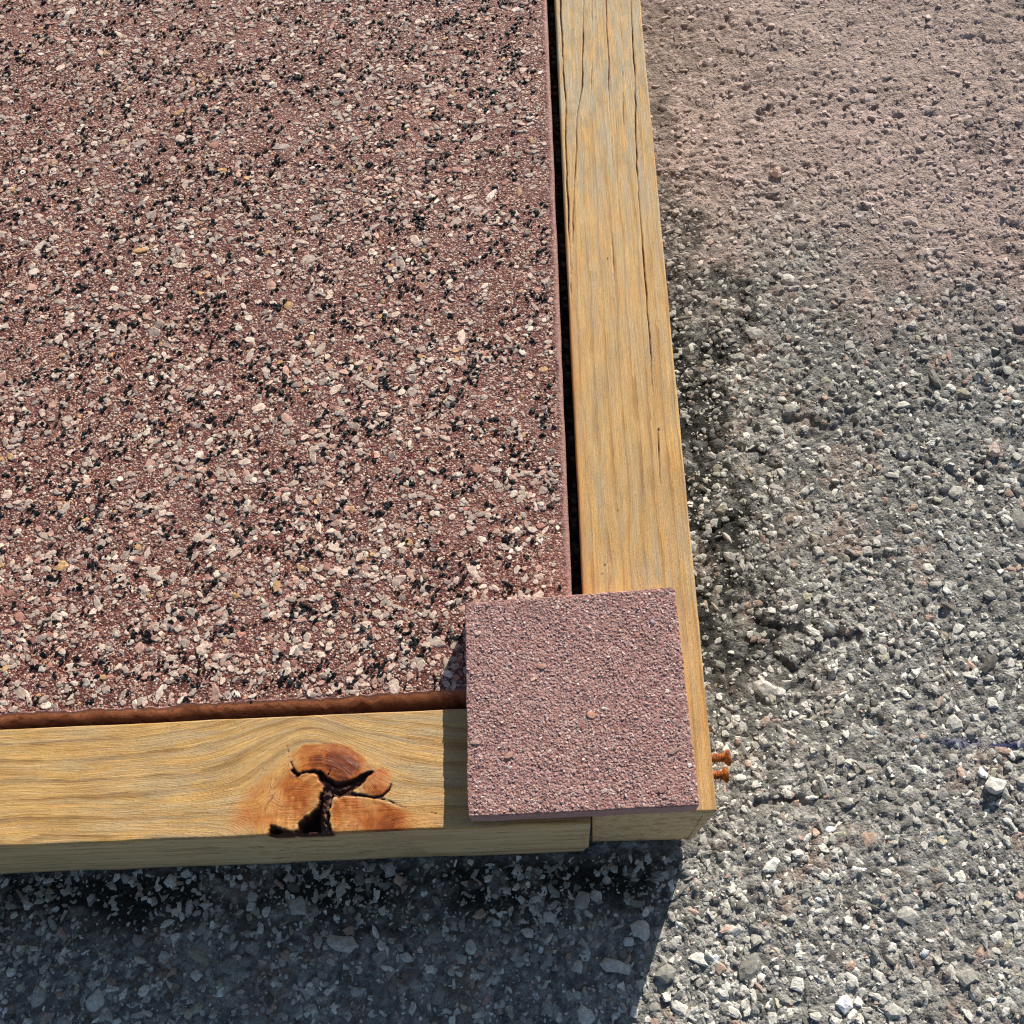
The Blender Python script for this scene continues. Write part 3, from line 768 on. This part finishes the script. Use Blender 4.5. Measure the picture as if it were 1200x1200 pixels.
D = .2 + .3 * fbm(X, Y * .25, 4, 320, 3) + np.minimum.reduce([seg_dist(X + .45 * fbm(Y, X * .3, 7, 307 + i, 3), Y, P(*a), b) for i, (a, b) in enumerate(cr)])
Z = Z - 1.1 * ss(.22, -.2, D)
dark = .85 * ss(.2, -.2, D)
# small dark pin holes
for a, b, r in ((709, 662, .55), (772, 503, .7), (706, 672, .35), (712, 303, .6), (698, 20, .5), (724, 598, .4)):
    q_ = at(a, b); dark = np.maximum(dark, .85 * ss(r, r * .3, np.hypot(X - q_[0], (Y - q_[1]) * .8)))
psi2 = (X - 2.9) + .45 * fbm(X, Y * .1, 12, 311, 3)
eye = at(734, 655); re = np.hypot((X - eye[0]) * 1.2, (Y - eye[1]) * .45)
psi2 = psi2 + 3.0 * np.exp(-(re / 7) ** 2) * np.sign(X - eye[0]) * ss(0, 3, np.abs(X - eye[0]))
wea2 = np.clip(.5 + .62 * old + .4 * fbm(X, Y, 30, 312, 3), 0, 1)
grain2 = np.stack([Y + 500, psi2 + 80, Z * 0], -1)
org2 = np.clip(.45 * np.exp(-U / 2.5) * (1 - old) + .12 * (fbm(X * 1.5, Y * .3, 14, 313, 3) * .5 + .5) * (1 - old), 0, 1)
side = solid('side_rail', M_WOOD, frame, X, Y, Z, 4.5, 18, {'grain': grain2, 'ring': psi2 / 5.2 + .2, 'knot': org2, 'dark': dark, 'weather': wea2, 'depth': np.zeros(X.shape)},
             lambda p, f, t: np.c_[p[:, 0] - 2.6 * f * (p[:, 0] > 40), p[:, 1] + .2 * f, p[:, 2]], 1.5)
tag(side, 'greyer pine rail with long drying cracks along its far end')

# -- screws standing out of the side rail
t = NT('rusty_steel'); p_ = t.geo(); nr = t.noise(p_, 500, 5, .7)
M_RUST = t.done(t.ramp(nr, [(.3, srgb(44, 20, 10)), (.46, srgb(120, 58, 18)), (.58, srgb(186, 108, 36)), (.75, srgb(84, 40, 16))]), .75, .4, t.bump(nr, .7, .0005))
def lathe(name, prof, parent, n=20, seed=0):
    """prof: (x, r) along the screw's axis"""
    a = np.linspace(0, 2 * np.pi, n, endpoint=False); V = []
    for i, (x, r) in enumerate(prof):
        rr_ = r * (1 + .05 * vn(a * 3, a * 0 + x * 2, 1., seed)) if r > 0 else a * 0
        V.append(np.stack([a * 0 + x, rr_ * np.cos(a), rr_ * np.sin(a)], 1))
    m_ = len(prof); V = np.concatenate(V); i = np.arange(m_ * n).reshape(m_, n); j = np.roll(i, -1, 1)
    return build(name, V, [np.stack([i[:-1], i[1:], j[1:], j[:-1]], -1).reshape(-1, 4)], M_RUST, parent, None, True, [i[0][::-1], i[-1]])
def screw(y, z, length, seed, roll):
    e = bpy.data.objects.new('screw', None); C.objects.link(e); e.parent = frame
    e.location = (43.2 * MM, y * MM, z * MM); e.rotation_euler = (roll, 0, 0); e.empty_display_size = .004
    pr = [(-6, 1.35)]; x = -2.
    while x < length - 1.3:
        pr += [(x, 1.3), (x + .25, 1.75), (x + .5, 1.35)]; x += .85
    pr += [(length - 1.2, 1.4), (length - .9, 1.5)]
    lathe('shank', pr, e, 18, seed)
    L = length
    lathe('head', [(L - 1.7, 1.5), (L - 1.4, 1.8), (L - .8, 2.5), (L - .3, 2.85), (L + .3, 2.85), (L + .5, 2.6), (L + .55, 1.2), (L + .0, .9), (L - .1, .3)], e, 22, seed + 3)
    return e
def y_for(px, py, z): return at(px, py, z * MM)
pa = y_for(848, 888, 60.); pb = y_for(848, 908, 52.)
screw(pa[1], 60., 7.4, 1, .3); screw(pb[1], 52., 7.2, 5, 1.2)

# ------------------------------------------------------------------ sample tile resting on the frame corner
TT = 11.4
corn = [at(*p, ZT + TT * MM) for p in ((545, 706), (791, 688), (820, 944), (548, 957))]
n_ = 190
e_ = np.concatenate([[0, .12, .3, .5], np.linspace(.8, 73.2, n_), [73.5, 73.7, 73.88, 74]]) / 74
A_, B_ = np.meshgrid(e_, e_, indexing='ij')          # A: left->right, B: bottom->top
XY = ((1 - A_) * B_)[..., None] * corn[0] + (A_ * B_)[..., None] * corn[1] + (A_ * (1 - B_))[..., None] * corn[2] + ((1 - A_) * (1 - B_))[..., None] * corn[3]
X, Y = XY[..., 0], XY[..., 1]
dl, dr, db, dt = A_ * 74, (1 - A_) * 74, B_ * 74, (1 - B_) * 74
de = np.minimum.reduce([dl, dr, db, dt])
X = X + .4 * fbm(Y, Y * 0, 6, 401, 5, .65) * np.exp(-dl / 1.2) + .4 * fbm(Y, Y * 0 + 5, 7, 402, 4) * np.exp(-dr / 1.5)
Y = Y + .4 * fbm(X, Y * 0, 6, 403, 5, .65) * np.exp(-db / 1.2) + .4 * fbm(X, Y * 0 + 5, 7, 404, 4) * np.exp(-dt / 1.5)
# softened corner at the upper right, chipped ones elsewhere
for (ca, cb, r) in ((1, 1, 2.2), (0, 1, .8), (0, 0, .6), (1, 0, .7)):
    u = np.abs(A_ - ca) * 74; v = np.abs(B_ - cb) * 74
    m = (u < r) & (v < r); d0 = np.hypot(r - u, r - v); f = np.where(m & (d0 > r), r / np.maximum(d0, 1e-6), 1.)
    sx_ = np.where(ca == 1, -1, 1); sy_ = np.where(cb == 1, -1, 1)
    X = X + np.where(m, sx_ * (r - u) * (1 - f), 0); Y = Y + np.where(m, sy_ * (r - v) * (1 - f), 0)
ZTT = 70.25 + TT
f1, f2, cid = worley(X, Y, 1.35, 405)
Z = ZTT - .3 + .35 * fbm(X, Y, 9, 406, 3) + .2 * ss(0, .5, f2 - f1) + .2 * fbm(X, Y, 1.5, 407, 3) - edge_round(de, .45)
Z = np.where(de <= 0, np.minimum(Z, ZTT - .35), Z)
def mat_tile():
    t = NT('mauve_aggregate_tile'); p = t.geo(); dep = t.attr('depth', 'Fac')
    v = t.voro(p, 1150); sc_ = t.n('SeparateColor'); t.put(sc_.inputs[0], v.outputs['Color']); n1 = t.noise(p, 1200, 4, .7)
    col = t.ramp(sc_.outputs[0], [(0, srgb(138, 97, 91)), (.4, srgb(162, 121, 114)), (.75, srgb(172, 131, 123)), (1, srgb(192, 164, 154))])
    sidec = t.mix(t.noise(p, 400, 4, .6), srgb(156, 118, 116), srgb(190, 152, 148))
    col = t.mix(t.step(dep, .4, 1.2), col, sidec)
    col = t.mix(1., col, t.math('MULTIPLY_ADD', n1, 1., .5), 'MULTIPLY')
    h = t.math('MULTIPLY', t.math('ADD', t.math('MULTIPLY', v.outputs['Distance'], -1.), n1), t.math('SUBTRACT', 1., t.math('MULTIPLY', t.step(dep, .4, 1.2), .8)))
    return t.done(col, .85, .25, t.bump(h, .7, .0006))
tile = solid('sample_tile', mat_tile(), None, X, Y, Z, 70.35, 8, {'depth': np.zeros(X.shape)},
             lambda p, f, t: p)
tag(tile, 'small square mauve granular tile lying on the corner of the timber frame', 'tile')
N = 9000
a_ = rng.uniform(.012, .988, N); b_ = rng.uniform(.012, .988, N)
XYg = ((1 - a_) * b_)[:, None] * corn[0] + (a_ * b_)[:, None] * corn[1] + (a_ * (1 - b_))[:, None] * corn[2] + ((1 - a_) * (1 - b_))[:, None] * corn[3]
r_ = .34 + .46 * rng.random(N) ** 2.2
def tile_cols(n):
    pal = np.array([srgb(177, 145, 138), srgb(187, 156, 148), srgb(168, 134, 129), srgb(204, 178, 168), srgb(157, 124, 119), srgb(226, 210, 196), srgb(180, 134, 112)])
    pr = np.array([.28, .22, .2, .12, .12, .035, .025]); return pal[rng.choice(7, n, p=pr / pr.sum())] * rng.uniform(.85, 1.1, (n, 1))
hgt = ZTT - .15 + .35 * fbm(XYg[:, 0], XYg[:, 1], 9, 406, 3)
M_TG = mat_mineral('tile_granules', False, 2200, .35, .85, .25, .3)
o = scatter_mesh('granules', M_TG, tile, var_tiny, XYg[:, 0], XYg[:, 1], hgt + rng.uniform(-.22, .02, N), r_ * rng.uniform(1, 1.4, N), r_ * rng.uniform(.7, 1., N), r_ * rng.uniform(.28, .58, N),
                 rng.uniform(0, 6.28, N), tile_cols(N), False, .25)
tag(o, None, None, 'stuff')
# the few larger chips that show in it
ch = [(693, 838, 1.7, (176, 128, 106)), (708, 830, .95, (222, 208, 194)), (790, 880, 1.9, (168, 136, 122)), (597, 885, 1.7, (176, 136, 118)), (697, 879, 1.5, (150, 116, 106)),
      (556, 870, 1.4, (176, 148, 136)), (644, 880, .9, (216, 200, 188)), (782, 810, .9, (230, 204, 190)), (808, 897, 1.0, (226, 206, 196)), (776, 925, 1.6, (146, 108, 102)),
      (653, 712, 1.1, (214, 190, 176)), (765, 728, 1.1, (170, 158, 168)), (624, 796, .9, (222, 180, 160)), (560, 742, 1.2, (188, 160, 146)), (708, 927, 1.2, (200, 176, 168)), (634, 781, 1.5, (166, 128, 112))]
cp = np.array([at(a, b, (ZTT) * MM) for a, b, *_ in ch]); cr_ = np.array([c[2] for c in ch])
M_CH = mat_mineral('tile_chip', True, 1800, .35, .85, .25, .3)
chip_objects('chip', M_CH, tile, var_s, cp[:, 0], cp[:, 1], np.full(len(ch), ZTT - .1), cr_ * 1.1, cr_ * .72, cr_ * .3, rng.uniform(-.6, .9, len(ch)), np.array([srgb(*c[3]) for c in ch]), False)
